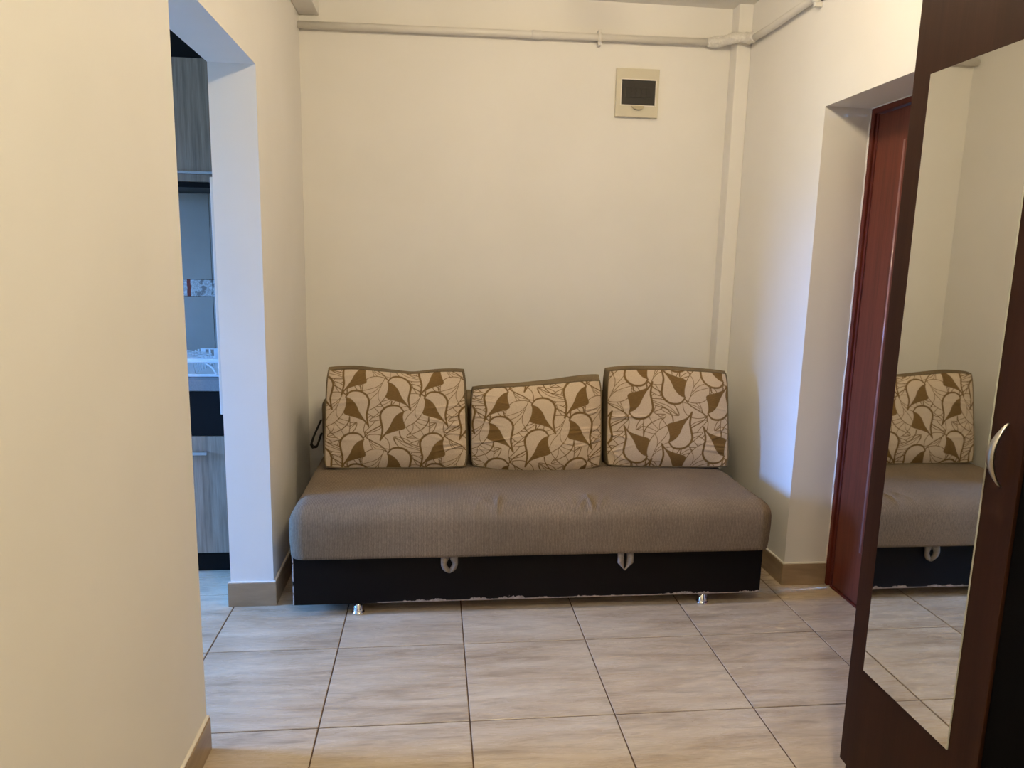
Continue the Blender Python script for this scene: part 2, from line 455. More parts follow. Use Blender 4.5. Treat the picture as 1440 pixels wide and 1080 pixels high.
# raised field of the leaf with a rounded polished moulding along its edge, coloured pale as if catching daylight
bm = bmesh.new(); bx(bm, (DX + 0.006, -0.33, 0.235), (DX + 0.0145, 0.180, 1.86), 0.003, 3)
obj('raised_panel', bm, M['red'], leaf)
bm = bmesh.new(); tube(bm, [(DX + 0.010, 0.186, 0.235), (DX + 0.010, 0.186, 1.86)], 0.0055, 12)
obj('edge_moulding', bm, M['moulding'], leaf)
bm = bmesh.new()
pts = []
for k in range(60):   # ragged bead of plaster where recess and frame meet
    z = 0.10 + k / 59 * 1.905
    pts.append((DX - 0.001 + random.uniform(-0.0015, 0.0015), DF_ - 0.001 + random.uniform(-0.001, 0.001), z))
tube(bm, pts, [0.0022 + random.uniform(0, 0.0018) for _ in pts], 6)
obj('plaster_bead', bm, M['caulk'], d)
obj('plaster_bead', box((DX - 0.003, DN_, DT_ - 0.003), (DX + 0.001, DF_, DT_), 0.001, 1), M['caulk'], d)
obj('threshold', box((DX + 0.004, DN_ + 0.024, 0.0), (DX + 0.05, DF_ - 0.036, 0.007), 0.002, 1), M['redframe'], d)

# ------------------------------------------------------------------ kitchen wall tiles (pieces of the back wall)
zt = [(0.868, 1.1765, 'w'), (1.1785, 1.2575, 'b'), (1.2595, 1.664, 'w')]
for (z0, z1, kind) in zt:
    for k in range(5):
        x1 = -0.285 - 0.25 * (k - 1) - 0.001; x0 = x1 - 0.248
        if k == 0: x0, x1 = -0.285 + 0.001, -0.022
        o = obj('border_tile' if kind == 'b' else 'wall_tile', box((x0, YB - 0.009, z0), (x1, YB, z1), 0.0012, 1), M['border'] if kind == 'b' else M['walltile'], wb, loc=((x0 if kind == 'w' else -0.285 - 0.25 * k + 0.0), YB, z0))
obj('tile_grout', box((-1.6, YB - 0.006, 0.868), (-0.022, YB, 1.664)), M['grout'], wb)
# tiled strip on the kitchen face of the left wall, seen edge on
for k in range(3):
    obj('wall_tile', box((WLi - 0.010, OF + 0.001 + k * 0.294, 0.78), (WLi, OF + 0.293 + k * 0.294 - (0.001 if k == 2 else 0), 1.655), 0.0012, 1), M['white'] if k == 0 else M['walltile'], wl)

# ------------------------------------------------------------------ sofa bed
SX0, SX1 = 0.245, 2.155
sofa = thing('sofa_bed', (1.19, 0.72, 0), 'taupe ribbed sofa bed on a worn black base along the back wall', 'sofa')
bm = box((0.25, 0.235, 0.050), (2.132, 1.19, 0.252), 0.003, 2)
ob = obj('base', bm, M['sofabase'], sofa, loc=(1.191, 0.72, 0)); ob['label'] = 'black base with flaked lower edge'

def rbox(lo, hi, r, n, rz=None):
    """rounded box skin from a dense cube grid; flat underside kept"""
    bm = bmesh.new()
    lo = Vector(lo); hi = Vector(hi); low = Vector((lo.x, lo.y, lo.z - r))
    c = (low + hi) / 2; h = (hi - low) / 2
    def face(ax, sg, na, nb):
        a, b = [(1, 2), (0, 2), (0, 1)][ax]
        g = []
        for i in range(na + 1):
            row = []
            for j in range(nb + 1):
                p = [0, 0, 0]; p[ax] = sg
                p[a] = -1 + 2 * i / na; p[b] = -1 + 2 * j / nb
                for q in (a, b): p[q] = math.sin(p[q] * math.pi / 2) * 0.35 + p[q] * 0.65
                P = Vector([c[k] + p[k] * h[k] for k in range(3)])
                I = Vector([min(max(P[k], low[k] + r), hi[k] - r) for k in range(3)])
                dv = P - I
                if dv.length > 1e-9: P = I + dv.normalized() * r
                row.append(bm.verts.new(P))
            g.append(row)
        for i in range(na):
            for j in range(nb):
                q = (g[i][j], g[i + 1][j], g[i + 1][j + 1], g[i][j + 1])
                f = bm.faces.new(q); f.smooth = True
    nx, ny, nz = n
    face(0, 1, ny, nz); face(0, -1, ny, nz); face(1, 1, nx, nz); face(1, -1, nx, nz); face(2, 1, nx, ny); face(2, -1, nx, ny)
    bmesh.ops.remove_doubles(bm, verts=bm.verts[:], dist=1e-5)
    for v in bm.verts:
        if v.co.z < lo.z: v.co.z = lo.z
    bmesh.ops.recalc_face_normals(bm, faces=bm.faces[:])
    return bm

bm = rbox((SX0, 0.200, 0.250), (SX1, 1.200, 0.447), 0.062, (380, 60, 22))
cx = (SX0 + SX1) / 2; cy = 0.70
folds = [(0.96, 0.02), (1.00, -0.03), (1.035, 0.0), (1.30, 0.02), (1.335, 0.03), (1.37, 0.02), (1.405, 0.05), (1.45, 0.04)]
for v in bm.verts:
    x, y, z = v.co
    k = max(0, min(1, (z - 0.25) / 0.197))
    out = math.sin(math.pi * k) * 0.007
    if y < 0.26: v.co.y -= out
    if x < SX0 + 0.06: v.co.x -= out * 0.6
    if x > SX1 - 0.06: v.co.x += out * 0.6
    if z > 0.40:
        e = min(1, (x - SX0) / 0.25, (SX1 - x) / 0.25, (y - 0.2) / 0.25)
        v.co.z += 0.010 * max(0, e) + 0.004 * mnoise.noise((x * 3.1, y * 3.1, 0))
    # short wrinkles at the front rounding of the middle seat
    if y < 0.44 and z > 0.33:
        for fx, sl in folds:
            dd = x - (fx + (sl * 1.5 + 0.12 * math.sin(fx * 61.0)) * (y - 0.25) * 4)
            w = math.exp(-(dd / 0.0095) ** 2) * math.exp(-((y - 0.275) / 0.055) ** 2) * math.exp(-((z - 0.44) / 0.03) ** 2)
            am = 0.0048 + 0.0022 * math.sin(fx * 37.0); v.co.z += am * w; v.co.y -= am * 0.8 * w
    v.co.y += 0.003 * mnoise.noise((x * 4, z * 6, 3)) if y < 0.25 else 0
obj('mattress', bm, M['seat'], sofa, fix=False)
bm = bmesh.new()
tube(bm, [(SX0 + 0.012, 1.15, 0.252), (SX0 + 0.008, 0.26, 0.252), (SX0 + 0.03, 0.222, 0.252), (0.7, 0.2095, 0.252 + 0.001), (1.2, 0.2085, 0.252), (1.7, 0.2095, 0.253), (SX1 - 0.03, 0.222, 0.252), (SX1 - 0.008, 0.26, 0.252), (SX1 - 0.012, 1.15, 0.252)], 0.0042, 8)
o = obj('hem', bm, M['strap'], sofa); o['label'] = 'pale hem cord'
bm = rbox((0.262, 0.93, 0.453), (2.138, 1.20, 0.735), 0.05, (60, 12, 14))
obj('backrest', bm, M['taupe'], sofa, fix=False)
# dark pull loop on the left end of the backrest
bm = bmesh.new()
P = [(0.262, 0.945, 0.625), (0.246, 0.945, 0.59), (0.226, 0.945, 0.545), (0.214, 0.945, 0.508), (0.222, 0.945, 0.494), (0.240, 0.945, 0.497), (0.252, 0.945, 0.53), (0.262, 0.945, 0.56)]
def ribbon(bm, pts, width_dir, w, th=0.002):
    wd = Vector(width_dir).normalized() * w / 2
    n = len(pts); rows = []
    for i, p in enumerate(pts):
        p = Vector(p); t = (Vector(pts[min(i + 1, n - 1)]) - Vector(pts[max(i - 1, 0)])).normalized()
        nn = t.cross(wd).normalized() * th / 2
        rows.append([bm.verts.new(p - wd - nn), bm.verts.new(p + wd - nn), bm.verts.new(p + wd + nn), bm.verts.new(p - wd + nn)])
    for A, B in zip(rows, rows[1:]):
        for k in range(4): bm.faces.new((A[k], A[(k + 1) % 4], B[(k + 1) % 4], B[k]))
    bm.faces.new(rows[0][::-1]); bm.faces.new(rows[-1])
ribbon(bm, P, (0, 1, 0), 0.03, 0.008)
o = obj('pull_loop', bm, M['darkstrap'], sofa); o['label'] = 'dark pull loop at the left end'

def strap(xc, w, depth, pointed):
    """fabric band folded into a hanging loop: left and right limbs meeting in a fold"""
    bm = bmesh.new()
    zt_, y0 = 0.256, 0.222
    n = 18
    for side in (-1, 1):
        cols = []
        for i in range(n + 1):
            t = i / n
            z = zt_ - depth * t
            if pointed:
                outer = w / 2 if t < 0.62 else w / 2 * (1 - (t - 0.62) / 0.38 * 0.93)
                inner = 0.003 + 0.004 * math.sin(math.pi * min(1, t / 0.95)) if t < 0.9 else 0.0
            else:
                outer = w / 2 * math.sqrt(max(0.0, 1 - max(0, (t - 0.45) / 0.55) ** 2)) if t > 0.45 else w / 2
                inner = (0.0015 + 0.009 * max(0, math.sin(math.pi * max(0, t - 0.25) / 0.55)) ** 1.5) if t < 0.80 else 0.0
                outer = max(outer, 0.004)
            inner = min(inner, outer * 0.9)
            rows = []
            for j in range(5):
                u = j / 4
                x = xc + side * (inner + (outer - inner) * u)
                y = y0 - 0.006 * math.sin(math.pi * u) - 0.008 * math.sin(math.pi * t) * (0.4 + 0.6 * u)
                rows.append((bm.verts.new((x, y, z)), bm.verts.new((x, y + 0.004, z))))
            cols.append(rows)
        for A, B in zip(cols, cols[1:]):
            for j in range(4):
                for q in (0, 1):
                    f = bm.faces.new((A[j][q], A[j + 1][q], B[j + 1][q], B[j][q])); f.smooth = True
            for j in (0, 4):
                bm.faces.new((A[j][0], B[j][0], B[j][1], A[j][1]))
        A = cols[0]
        for C_ in (cols[0], cols[-1]):
            for j in range(4): bm.faces.new((C_[j][0], C_[j + 1][0], C_[j + 1][1], C_[j][1]))
    bmesh.ops.remove_doubles(bm, verts=bm.verts[:], dist=1e-5)
    o = obj('pull_strap', bm, M['strap'], sofa)
    o['label'] = 'pointed grey pull strap' if pointed else 'rounded grey pull strap'
strap(0.850, 0.066, 0.080, False)
strap(1.551, 0.064, 0.086, True)
for lx, ly in ((0.495, 0.262), (1.898, 0.262), (0.495, 1.12), (1.898, 1.12)):
    bm = bmesh.new()
    lathe(bm, (lx, ly, 0), [(0.0225, 0.0), (0.0245, 0.003), (0.0245, 0.007), (0.022, 0.0095), (0.0205, 0.011), (0.0195, 0.014), (0.0195, 0.051)])
    obj('leg', bm, M['chrome'], sofa)

# ------------------------------------------------------------------ leaf pattern (one repeat, woven into the cushion fronts)
CW, CH = 670, 650
RS = 2.0                       # pattern units per sample
gw, gh = int(CW / RS), int(CH / RS)
patt = np.zeros((gh, gw), np.float32)
gx, gy = np.meshgrid((np.arange(gw) + 0.5) * RS, (np.arange(gh) + 0.5) * RS)

def catmull(pts, n=6, closed=False):
    p = np.array(pts, float); out = []; m = len(p)
    rng = range(m) if closed else range(m - 1)
    for i in rng:
        if closed: a, b, c, d_ = p[(i - 1) % m], p[i], p[(i + 1) % m], p[(i + 2) % m]
        else: a, b, c, d_ = p[max(i - 1, 0)], p[i], p[i + 1], p[min(i + 2, m - 1)]
        for k in range(n):
            t = k / n
            out.append(0.5 * ((2 * b) + (-a + c) * t + (2 * a - 5 * b + 4 * c - d_) * t * t + (-a + 3 * b - 3 * c + d_) * t ** 3))
    if not closed: out.append(p[-1])
    return np.array(out)

def wraps(P, pad):
    lo = P.min(0) - pad; hi = P.max(0) + pad
    for i in range(math.floor(lo[0] / CW), math.floor(hi[0] / CW) + 1):
        for j in range(math.floor(lo[1] / CH), math.floor(hi[1] / CH) + 1):
            yield P - np.array([i * CW, j * CH])

def window(P, pad):
    x0 = max(0, int((P[:, 0].min() - pad) / RS)); x1 = min(gw, int((P[:, 0].max() + pad) / RS) + 2)
    y0 = max(0, int((P[:, 1].min() - pad) / RS)); y1 = min(gh, int((P[:, 1].max() + pad) / RS) + 2)
    return slice(y0, max(y0, y1)), slice(x0, max(x0, x1))

def stroke(P, w):
    w = np.full(len(P), float(w)) if np.isscalar(w) else np.interp(np.linspace(0, 1, len(P)), np.linspace(0, 1, len(w)), w)
    for Q in wraps(P, w.max() + 2):
        sy, sx = window(Q, w.max() + 2)
        X = gx[sy, sx]; Y = gy[sy, sx]
        if X.size == 0: continue
        cov = np.zeros_like(X)
        for a, b, wa in zip(Q, Q[1:], w):
            d0 = b - a; L = max((d0 ** 2).sum(), 1e-9)
            t = np.clip(((X - a[0]) * d0[0] + (Y - a[1]) * d0[1]) / L, 0, 1)
            ds = np.hypot(X - a[0] - t * d0[0], Y - a[1] - t * d0[1])
            cov = np.maximum(cov, np.clip((wa / 2 - ds) / RS + 0.5, 0, 1))
        patt[sy, sx] = patt[sy, sx] * (1 - cov) + cov

def fill(P, val):
    for Q in wraps(P, 2):
        sy, sx = window(Q, 2)
        X = gx[sy, sx]; Y = gy[sy, sx]
        if X.size == 0: continue
        ins = np.zeros(X.shape, bool)
        for a, b in zip(Q, np.roll(Q, -1, 0)):
            if a[1] == b[1]: continue
            c = ((a[1] > Y) != (b[1] > Y)) & (X < (b[0] - a[0]) * (Y - a[1]) / (b[1] - a[1]) + a[0])
            ins ^= c
        blk = patt[sy, sx]; blk[ins] = val; patt[sy, sx] = blk

STEM = np.array([765.0, 450.0])
MOT = [((765, 450), 1), ((955, 325), -1), ((430, 698), 1), ((640, 828), -1)]
def put(pts, o, sg, closed=False, n=6):
    q = (np.array(pts, float) - STEM) * np.array([sg, 1]) + np.array(o, float)
    return catmull(q, n, closed)
def leafshape(pts, o, sg, w, veins=()):
    P = put(pts, o, sg, True); fill(P, 0.0); stroke(np.vstack([P, P[:1]]), w)
    for c, wv in veins: stroke(put(c, o, sg), wv)
for o_, sg in MOT:   # thin background leaves
    leafshape(((685, 685), (740, 688), (805, 712), (868, 762), (922, 814), (835, 806), (760, 784), (705, 742)), o_, sg, 6,
              [])
    leafshape(((440, 642), (444, 570), (480, 505), (565, 468), (600, 520), (600, 575), (560, 618), (500, 640)), o_, sg, 6,
              [(((440, 642), (492, 590), (540, 530), (565, 468)), 6)])
    leafshape(((465, 440), (490, 400), (560, 375), (640, 350), (710, 310), (695, 370), (650, 412), (560, 442)), o_, sg, 6.5,
              [(((465, 440), (545, 412), (630, 382), (710, 310)), 5)])
for o_, sg in MOT:   # large round leaf with veins, then the vine
    big = put(((768, 452), (785, 432), (830, 415), (895, 416), (950, 440), (982, 490), (988, 560), (985, 640), (965, 725), (905, 708), (850, 672), (795, 605), (768, 530)), o_, sg, True)
    fill(big, 0.0); stroke(np.vstack([big, big[:1]]), 6)
    for c in (((800, 425), (815, 462), (870, 512), (985, 548)), ((815, 462), (850, 550), (915, 625), (965, 722)),
              ((850, 550), (850, 610), (825, 655)), ((835, 500), (895, 558), (985, 590))):
        stroke(put(c, o_, sg), 5)
    stroke(put(((735, 635), (745, 680), (785, 732), (850, 770), (905, 790)), o_, sg), (11, 8, 4))
    stroke(put(((765, 450), (818, 390), (895, 345), (952, 306), (962, 262)), o_, sg), (8, 10, 8))
for o_, sg in MOT:   # the two-tone leaf with its heavy outline
    whole = put(((770, 455), (745, 420), (705, 403), (645, 408), (597, 440), (573, 490), (580, 550), (592, 610), (587, 660), (575, 712), (615, 665), (690, 635), (780, 605), (770, 550), (762, 500)), o_, sg, True)
    fill(whole, 0.0)
    S = catmull(((770, 455), (722, 478), (682, 525), (655, 585), (620, 640), (582, 690), (574, 712)))
    edge = catmull(((574, 714), (615, 662), (690, 633), (780, 605), (768, 550), (762, 500), (770, 455)))
    br = (np.vstack([S, edge]) - STEM) * np.array([sg, 1]) + np.array(o_, float)
    fill(br, 1.0)
    stroke(put(((574, 714), (615, 664), (690, 634), (780, 605), (769, 550), (762, 500), (772, 455)), o_, sg), (13, 10, 7, 6, 6, 6, 10))
    stroke(put(((772, 458), (745, 420), (705, 403), (645, 408), (597, 440), (573, 490), (580, 550), (592, 610), (587, 660), (575, 712)), o_, sg), (12, 17, 18, 18, 17, 13))

def weave_at(px, py):
    u = np.mod(px, CW) / RS - 0.5; v = np.mod(py, CH) / RS - 0.5
    x0 = np.floor(u).astype(int); y0 = np.floor(v).astype(int); fx = u - x0; fy = v - y0
    g = lambda y, x: patt[np.mod(y, gh), np.mod(x, gw)]
    return (g(y0, x0) * (1 - fx) + g(y0, x0 + 1) * fx) * (1 - fy) + (g(y0 + 1, x0) * (1 - fx) + g(y0 + 1, x0 + 1) * fx) * fy

# ------------------------------------------------------------------ cushions
def cushion(label, BL, BR, TL, TR, thick, bulge, puff, topdip, uvmap, seed, sag=0.0, bottomfwd=0.0, sidepuff=0.012):
    BL, BR, TL, TR = map(Vector, (BL, BR, TL, TR))
    base = (BL + BR) / 2
    root = thing('cushion', tuple(base), label, 'cushion', 'leaf patterned cushions on the sofa')
    nx, ny = 400, 280
    s = np.linspace(0, 1, nx + 1)[None, :]; t = np.linspace(0, 1, ny + 1)[:, None]
    u = 2 * s - 1; v = 2 * t - 1
    u2 = u * (1 - 0.030 * np.abs(v) ** 6 + 0 * u); v2 = v * (1 - 0.030 * np.abs(u) ** 6)
    S_ = (u2 + 1) / 2; T_ = (v2 + 1) / 2
    B = lambda k: (BL[k] * (1 - S_) + BR[k] * S_) * (1 - T_) + (TL[k] * (1 - S_) + TR[k] * S_) * T_
    P = np.stack([B(0), B(1), B(2)], -1)
    ax = (BR - BL).normalized(); up = ((TL + TR) / 2 - base).normalized(); nrm = ax.cross(up).normalized()  # points to the viewer
    if nrm.y > 0: nrm = -nrm
    f = (1 - np.abs(u) ** 4) * (1 - np.abs(v) ** 4) * np.ones_like(S_)
    rng = np.random.RandomState(seed)
    wr = np.zeros_like(f)
    for _ in range(16):     # soft creases running in from the side seams
        side = rng.choice([-1, 1]); t0 = rng.uniform(0.05, 0.95); sl = rng.uniform(-0.5, 0.5); ln = rng.uniform(0.10, 0.3); wd = rng.uniform(0.010, 0.022)
        dist = (1 - side * u) / 2
        wr += rng.uniform(0.4, 1.0) * np.exp(-((t - t0 - sl * dist) / wd) ** 2) * np.exp(-(dist / ln) ** 2) * np.clip(dist * 25, 0, 1)
    for _ in range(5):
        s0 = rng.uniform(0.1, 0.9); wd = rng.uniform(0.012, 0.022); ln = rng.uniform(0.08, 0.2)
        wr += rng.uniform(0.3, 0.7) * np.exp(-((s - s0) / wd) ** 2) * np.exp(-(t / ln) ** 2) * np.clip(t * 25, 0, 1)
    lump = 0.004 * np.sin(5.1 * S_ + seed) * np.sin(4.3 * T_ + 2 * seed)
    off = bulge * f + 0.0075 * wr * f ** 0.3 + lump * f
    for k in range(3): P[..., k] += nrm[k] * off
    P[..., 1] -= bottomfwd * (1 - np.abs(u) ** 3) * (1 - t) ** 2
    dip = np.interp(s[0], [q[0] for q in topdip], [q[1] for q in topdip])[None, :]
    k_ = np.ones(41) / 41; dip = np.convolve(np.pad(dip[0], 20, mode='edge'), k_, 'valid')[None, :]
    P[..., 2] += dip * t ** 4 - sag * (1 - np.abs(u) ** 2.5) * (1 - t) ** 6
    # front panel
    V = (P.reshape(-1, 3) - np.array(base)).astype(np.float32)
    i = np.arange(ny)[:, None] * (nx + 1) + np.arange(nx)[None, :]
    F = np.stack([i, i + 1, i + nx + 2, i + nx + 1], -1).reshape(-1, 4)
    me = bpy.data.meshes.new('front_panel')
    me.vertices.add(len(V)); me.vertices.foreach_set('co', V.ravel())
    me.loops.add(F.size); me.loops.foreach_set('vertex_index', F.ravel().astype(np.int32))
    me.polygons.add(len(F)); me.polygons.foreach_set('loop_start', (np.arange(len(F)) * 4).astype(np.int32))
    me.polygons.foreach_set('use_smooth', np.ones(len(F), bool))
    me.update(calc_edges=True); me.validate()
    px, py = uvmap(s + 0 * t, t + 0 * s)
    at = me.attributes.new('weave', 'FLOAT', 'POINT')
    at.data.foreach_set('value', weave_at(px, py).ravel().astype(np.float32))
    me.materials.append(M['leaf'])
    fo = bpy.data.objects.new('front_panel', me); COL.objects.link(fo); fo.parent = root
    fo['label'] = 'cream front woven with brown leaves'
    # perimeter loop of the front, counter-clockwise
    st = 5
    idx = [(0, a) for a in range(0, nx, st)] + [(b, nx) for b in range(0, ny, st)] + [(ny, a) for a in range(nx, 0, -st)] + [(b, 0) for b in range(ny, 0, -st)]
    per = [Vector(P[a]) for a in idx]
    cen = sum(per, Vector()) / len(per)
    back = -nrm * thick
    bm = bmesh.new(); rings = []
    K = 8
    for k in range(K + 1):
        w = k / K; row = []
        for p_ in per:
            rel = p_ - cen; du = rel.dot(ax) / ((BR - BL).length / 2); dv = rel.dot(up) / ((TL - BL).length / 2)
            o2 = (ax * (np.sign(du) * abs(du) ** 5) * sidepuff + up * (np.sign(dv) * abs(dv) ** 5) * puff) * math.sin(math.pi * w)
            if dv < -0.7: o2 = o2 - up * o2.dot(up) * 1.0
            q = p_ + back * w + o2
            row.append(bm.verts.new(q))
        rings.append(row)
    n = len(per)
    for A, C_ in zip(rings, rings[1:]):
        for k in range(n):
            f_ = bm.faces.new((A[k], C_[k], C_[(k + 1) % n], A[(k + 1) % n])); f_.smooth = True
    obj('gusset', bm, M['taupe'], root)
    # back panel: domed fan
    bm = bmesh.new(); prev = None; R = 10
    cb = cen + back
    for k in range(R):
        w = k / R
        row = [bm.verts.new((p_ + back) * (1 - w) + cb * w + back.normalized() * 0.03 * (1 - (1 - w) ** 2.5)) for p_ in per]
        if prev:
            for q in range(n):
                f_ = bm.faces.new((prev[q], row[q], row[(q + 1) % n], prev[(q + 1) % n])); f_.smooth = True
        prev = row
    bm.faces.new(prev)
    obj('back_panel', bm, M['taupe'], root)
    bm = bmesh.new(); tube(bm, per + [per[0], per[1]], 0.0034, 8)
    obj('piping', bm, M['taupe'], root)
    return root

cushion('left cushion on the sofa, leaf pattern, top edge dipping beside its right corner',
        (0.307, 0.705, 0.461), (0.938, 0.700, 0.461), (0.319, 0.775, 0.896), (0.924, 0.775, 0.893), 0.110, 0.040, 0.015,
        [(0, 0.0), (0.2, 0.0), (0.62, -0.020), (0.8, -0.008), (1, 0)], lambda s, t: (105 + 1200 * s, 965 - 880 * t), 3)
cushion('middle cushion on the sofa, lower and more slumped than its neighbours',
        (0.958, 0.722, 0.461), (1.550, 0.690, 0.461), (0.955, 0.750, 0.814), (1.548, 0.750, 0.859), 0.115, 0.045, 0.012,
        [(0, 0.0), (0.3, -0.006), (0.6, -0.006), (1, 0)], lambda s, t: (133 + 1103 * s, 659 + 741 * (1 - t)), 8, 0.008, 0.045, 0.006)
cushion('right cushion on the sofa, leaf pattern upside down, nearest the right wall',
        (1.579, 0.705, 0.461), (2.146, 0.665, 0.461), (1.582, 0.775, 0.900), (2.155, 0.775, 0.890), 0.120, 0.042, 0.020,
        [(0, 0.0), (0.2, 0.004), (0.5, 0.006), (0.85, 0.0), (1, 0)], lambda s, t: (430 - (160 + 890 * s - 315) * 1.167, 700 - (910 - 705 * t - 520) * 1.167), 15)

# ------------------------------------------------------------------ wardrobe
XF = 1.862
WN = -2.02                      # near end (out of frame)
wd = thing('wardrobe', (2.09, -1.42, 0), 'dark brown wardrobe with a tall mirror on its door, against the right wall', 'wardrobe')
bm = bmesh.new()
bx(bm, (XF + 0.019, -0.838, 0.0), (WR - 0.016, -0.820, 2.20), 0.001, 1)
bx(bm, (XF + 0.019, WN, 0.0), (WR - 0.016, WN + 0.018, 2.20), 0.001, 1)
bx(bm, (XF + 0.019, -1.270, 0.0), (WR - 0.016, -1.254, 2.20), 0.001, 1)
obj('side_panel', bm, M['wenge'], wd)
obj('top_panel', box((XF + 0.019, WN, 2.2005), (WR - 0.016, -0.820, 2.22), 0.001, 1), M['wenge'], wd)
obj('back_panel', box((WR - 0.0155, WN, 0.0), (WR - 0.012, -0.820, 2.20)), M['wenge'], wd)
obj('plinth', box((XF + 0.045, WN + 0.0185, 0.0), (XF + 0.061, -0.8385, 0.098)), M['wenge'], wd)
dr = obj('door', box((XF, -1.260, 0.100), (XF + 0.018, -0.820, 2.198), 0.0012, 2), M['wenge'], wd)
mb = bmesh.new(); bx(mb, (XF - 0.004, -1.181, 0.390), (XF - 0.0002, -0.883, 1.801))
mo = obj('mirror', mb, [M['mirror'], M['mirroredge']], dr)
for f in mo.data.polygons:
    if abs(f.normal.x) < 0.9: f.material_index = 1
mo['label'] = 'tall frameless mirror glued to the door'
# bow handle
bm = bmesh.new(); n = 28; rows = []
for i in range(n + 1):
    a = i / n; z = 0.976 + 0.124 * a
    out = 0.030 * math.sin(math.pi * a) ** 0.85; hw = 0.0022 + 0.0075 * math.sin(math.pi * a)
    yc = -1.2215; th = 0.0035
    rows.append([bm.verts.new((XF - out - th, yc - hw * 0.8, z)), bm.verts.new((XF - out - th - 0.0016, yc, z)), bm.verts.new((XF - out - th, yc + hw * 0.8, z)),
                 bm.verts.new((XF - out + 0.0006, yc + hw, z)), bm.verts.new((XF - out + 0.0006, yc - hw, z))])
for A, B in zip(rows, rows[1:]):
    for k in range(5):
        f = bm.faces.new((A[k], A[(k + 1) % 5], B[(k + 1) % 5], B[k])); f.smooth = True
bm.faces.new(rows[0][::-1]); bm.faces.new(rows[-1])
hd = obj('handle', bm, M['nickel'], dr); hd['label'] = 'curved nickel bow handle'
o = obj('door', box((XF + 0.004, WN, 0.100), (XF + 0.018, -1.264, 2.198), 0.0012, 2), M['openingdark'], wd); o['label'] = 'black panel standing in for the dark opening beside the mirror door'  # black sheet painted in place of the unlit wardrobe interior

# ------------------------------------------------------------------ gas pipe
gp = thing('gas_pipe', (1.2, 1.21, 2.44), 'cream painted gas pipe running under the ceiling round the back right corner', 'pipe')
PR = 0.0165
bm = bmesh.new(); tube(bm, [(WL + 0.001, 1.214, 2.437), (0.9, 1.214, 2.447), (2.165, 1.214, 2.463)], PR, 18)
obj('pipe_run', bm, M['pipe'], gp)
bm = bmesh.new(); tube(bm, [(2.293, 1.075, 2.452), (2.295, 0.9, 2.446), (2.295, YF + 0.01, 2.440)], PR, 18)
obj('pipe_run', bm, M['pipe'], gp)
bm = bmesh.new()
path = [(2.115, 1.214, 2.462), (2.155, 1.213, 2.463), (2.185, 1.195, 2.464), (2.205, 1.165, 2.465), (2.222, 1.142, 2.466), (2.245, 1.131, 2.466), (2.272, 1.126, 2.464), (2.287, 1.108, 2.459), (2.293, 1.06, 2.452)]
sm = catmull(path, 5)
tube(bm, [tuple(q) for q in sm], [0.0205 + 0.0060 * abs(math.sin(i * math.pi / 13.5)) for i in range(len(sm))], 18)
for v in bm.verts:
    v.co += Vector((mnoise.noise(v.co * 70), mnoise.noise(v.co * 70 + Vector((9, 0, 0))), mnoise.noise(v.co * 70 + Vector((0, 9, 0))))) * 0.006
o = obj('elbow', bm, M['crust'], gp); o['label'] = 'lumpy painted threaded elbow'
for x0, x1 in ((1.245, 1.295),):
    bm = bmesh.new(); tube(bm, [(x0, 1.214, 2.4515), (x0 + 0.004, 1.214, 2.4515), (x1 - 0.004, 1.214, 2.452), (x1, 1.214, 2.452)], [0.0170, 0.0200, 0.0200, 0.0170], 18)
    obj('coupling', bm, M['pipe'], gp)
def clamp(axis, at, c):
    bm = bmesh.new()
    if axis == 'x':
        tube(bm, [(at - 0.009, c[0], c[1]), (at - 0.008, c[0], c[1]), (at + 0.008, c[0], c[1]), (at + 0.009, c[0], c[1])], [0.017, 0.0215, 0.0215, 0.017], 20)
        bx(bm, (at - 0.008, c[0] - 0.007, c[1] + 0.018), (at + 0.008, YB, c[1] + 0.036), 0.002); bx(bm, (at - 0.008, c[0] - 0.007, c[1] - 0.036), (at + 0.008, YB, c[1] - 0.018), 0.002)
    else:
        tube(bm, [(c[0], at - 0.012, c[1]), (c[0], at - 0.010, c[1]), (c[0], at + 0.010, c[1]), (c[0], at + 0.012, c[1])], [0.017, 0.023, 0.023, 0.017], 20)
        bx(bm, (c[0] - 0.008, at - 0.009, c[1] + 0.018), (WR, at + 0.009, c[1] + 0.038), 0.002); bx(bm, (c[0] - 0.008, at - 0.009, c[1] - 0.038), (WR, at + 0.009, c[1] - 0.018), 0.002)
    obj('clamp', bm, M['pipe'], gp)
clamp('x', 1.578, (1.214, 2.4555)); clamp('y', 0.505, (2.295, 2.4435))
# ------------------------------------------------------------------ fuse box
fb = thing('fuse_box', (1.780, YB, 2.09), 'small cream fuse box with a smoked window, high on the back wall', 'fuse box')
bm = bmesh.new()
x0, x1, z0, z1, yf = 1.672, 1.888, 2.098, 2.326, 1.222
a0, a1, b0, b1 = 1.700, 1.870, 2.155, 2.272
bx(bm, (x0, yf, z0), (x1, YB, b0), 0.003); bx(bm, (x0, yf, b1), (x1, YB, z1), 0.003)
bx(bm, (x0, yf + 0.0002, b0 - 0.004), (a0, YB, b1 + 0.004), 0.002); bx(bm, (a1, yf + 0.0002, b0 - 0.004), (x1, YB, b1 + 0.004), 0.002)
obj('housing', bm, M['plastic'], fb)
fb_rim = bmesh.new()
for lo, hi in (((a0 - 0.005, b1), (a1 + 0.005, b1 + 0.005)), ((a0 - 0.005, b0 - 0.005), (a1 + 0.005, b0)), ((a0 - 0.005, b0), (a0, b1)), ((a1, b0), (a1 + 0.005, b1))):
    bx(fb_rim, (lo[0], yf - 0.002, lo[1]), (hi[0], yf + 0.004, hi[1]), 0.001, 1)
obj('rim', fb_rim, M['caulk'], fb)
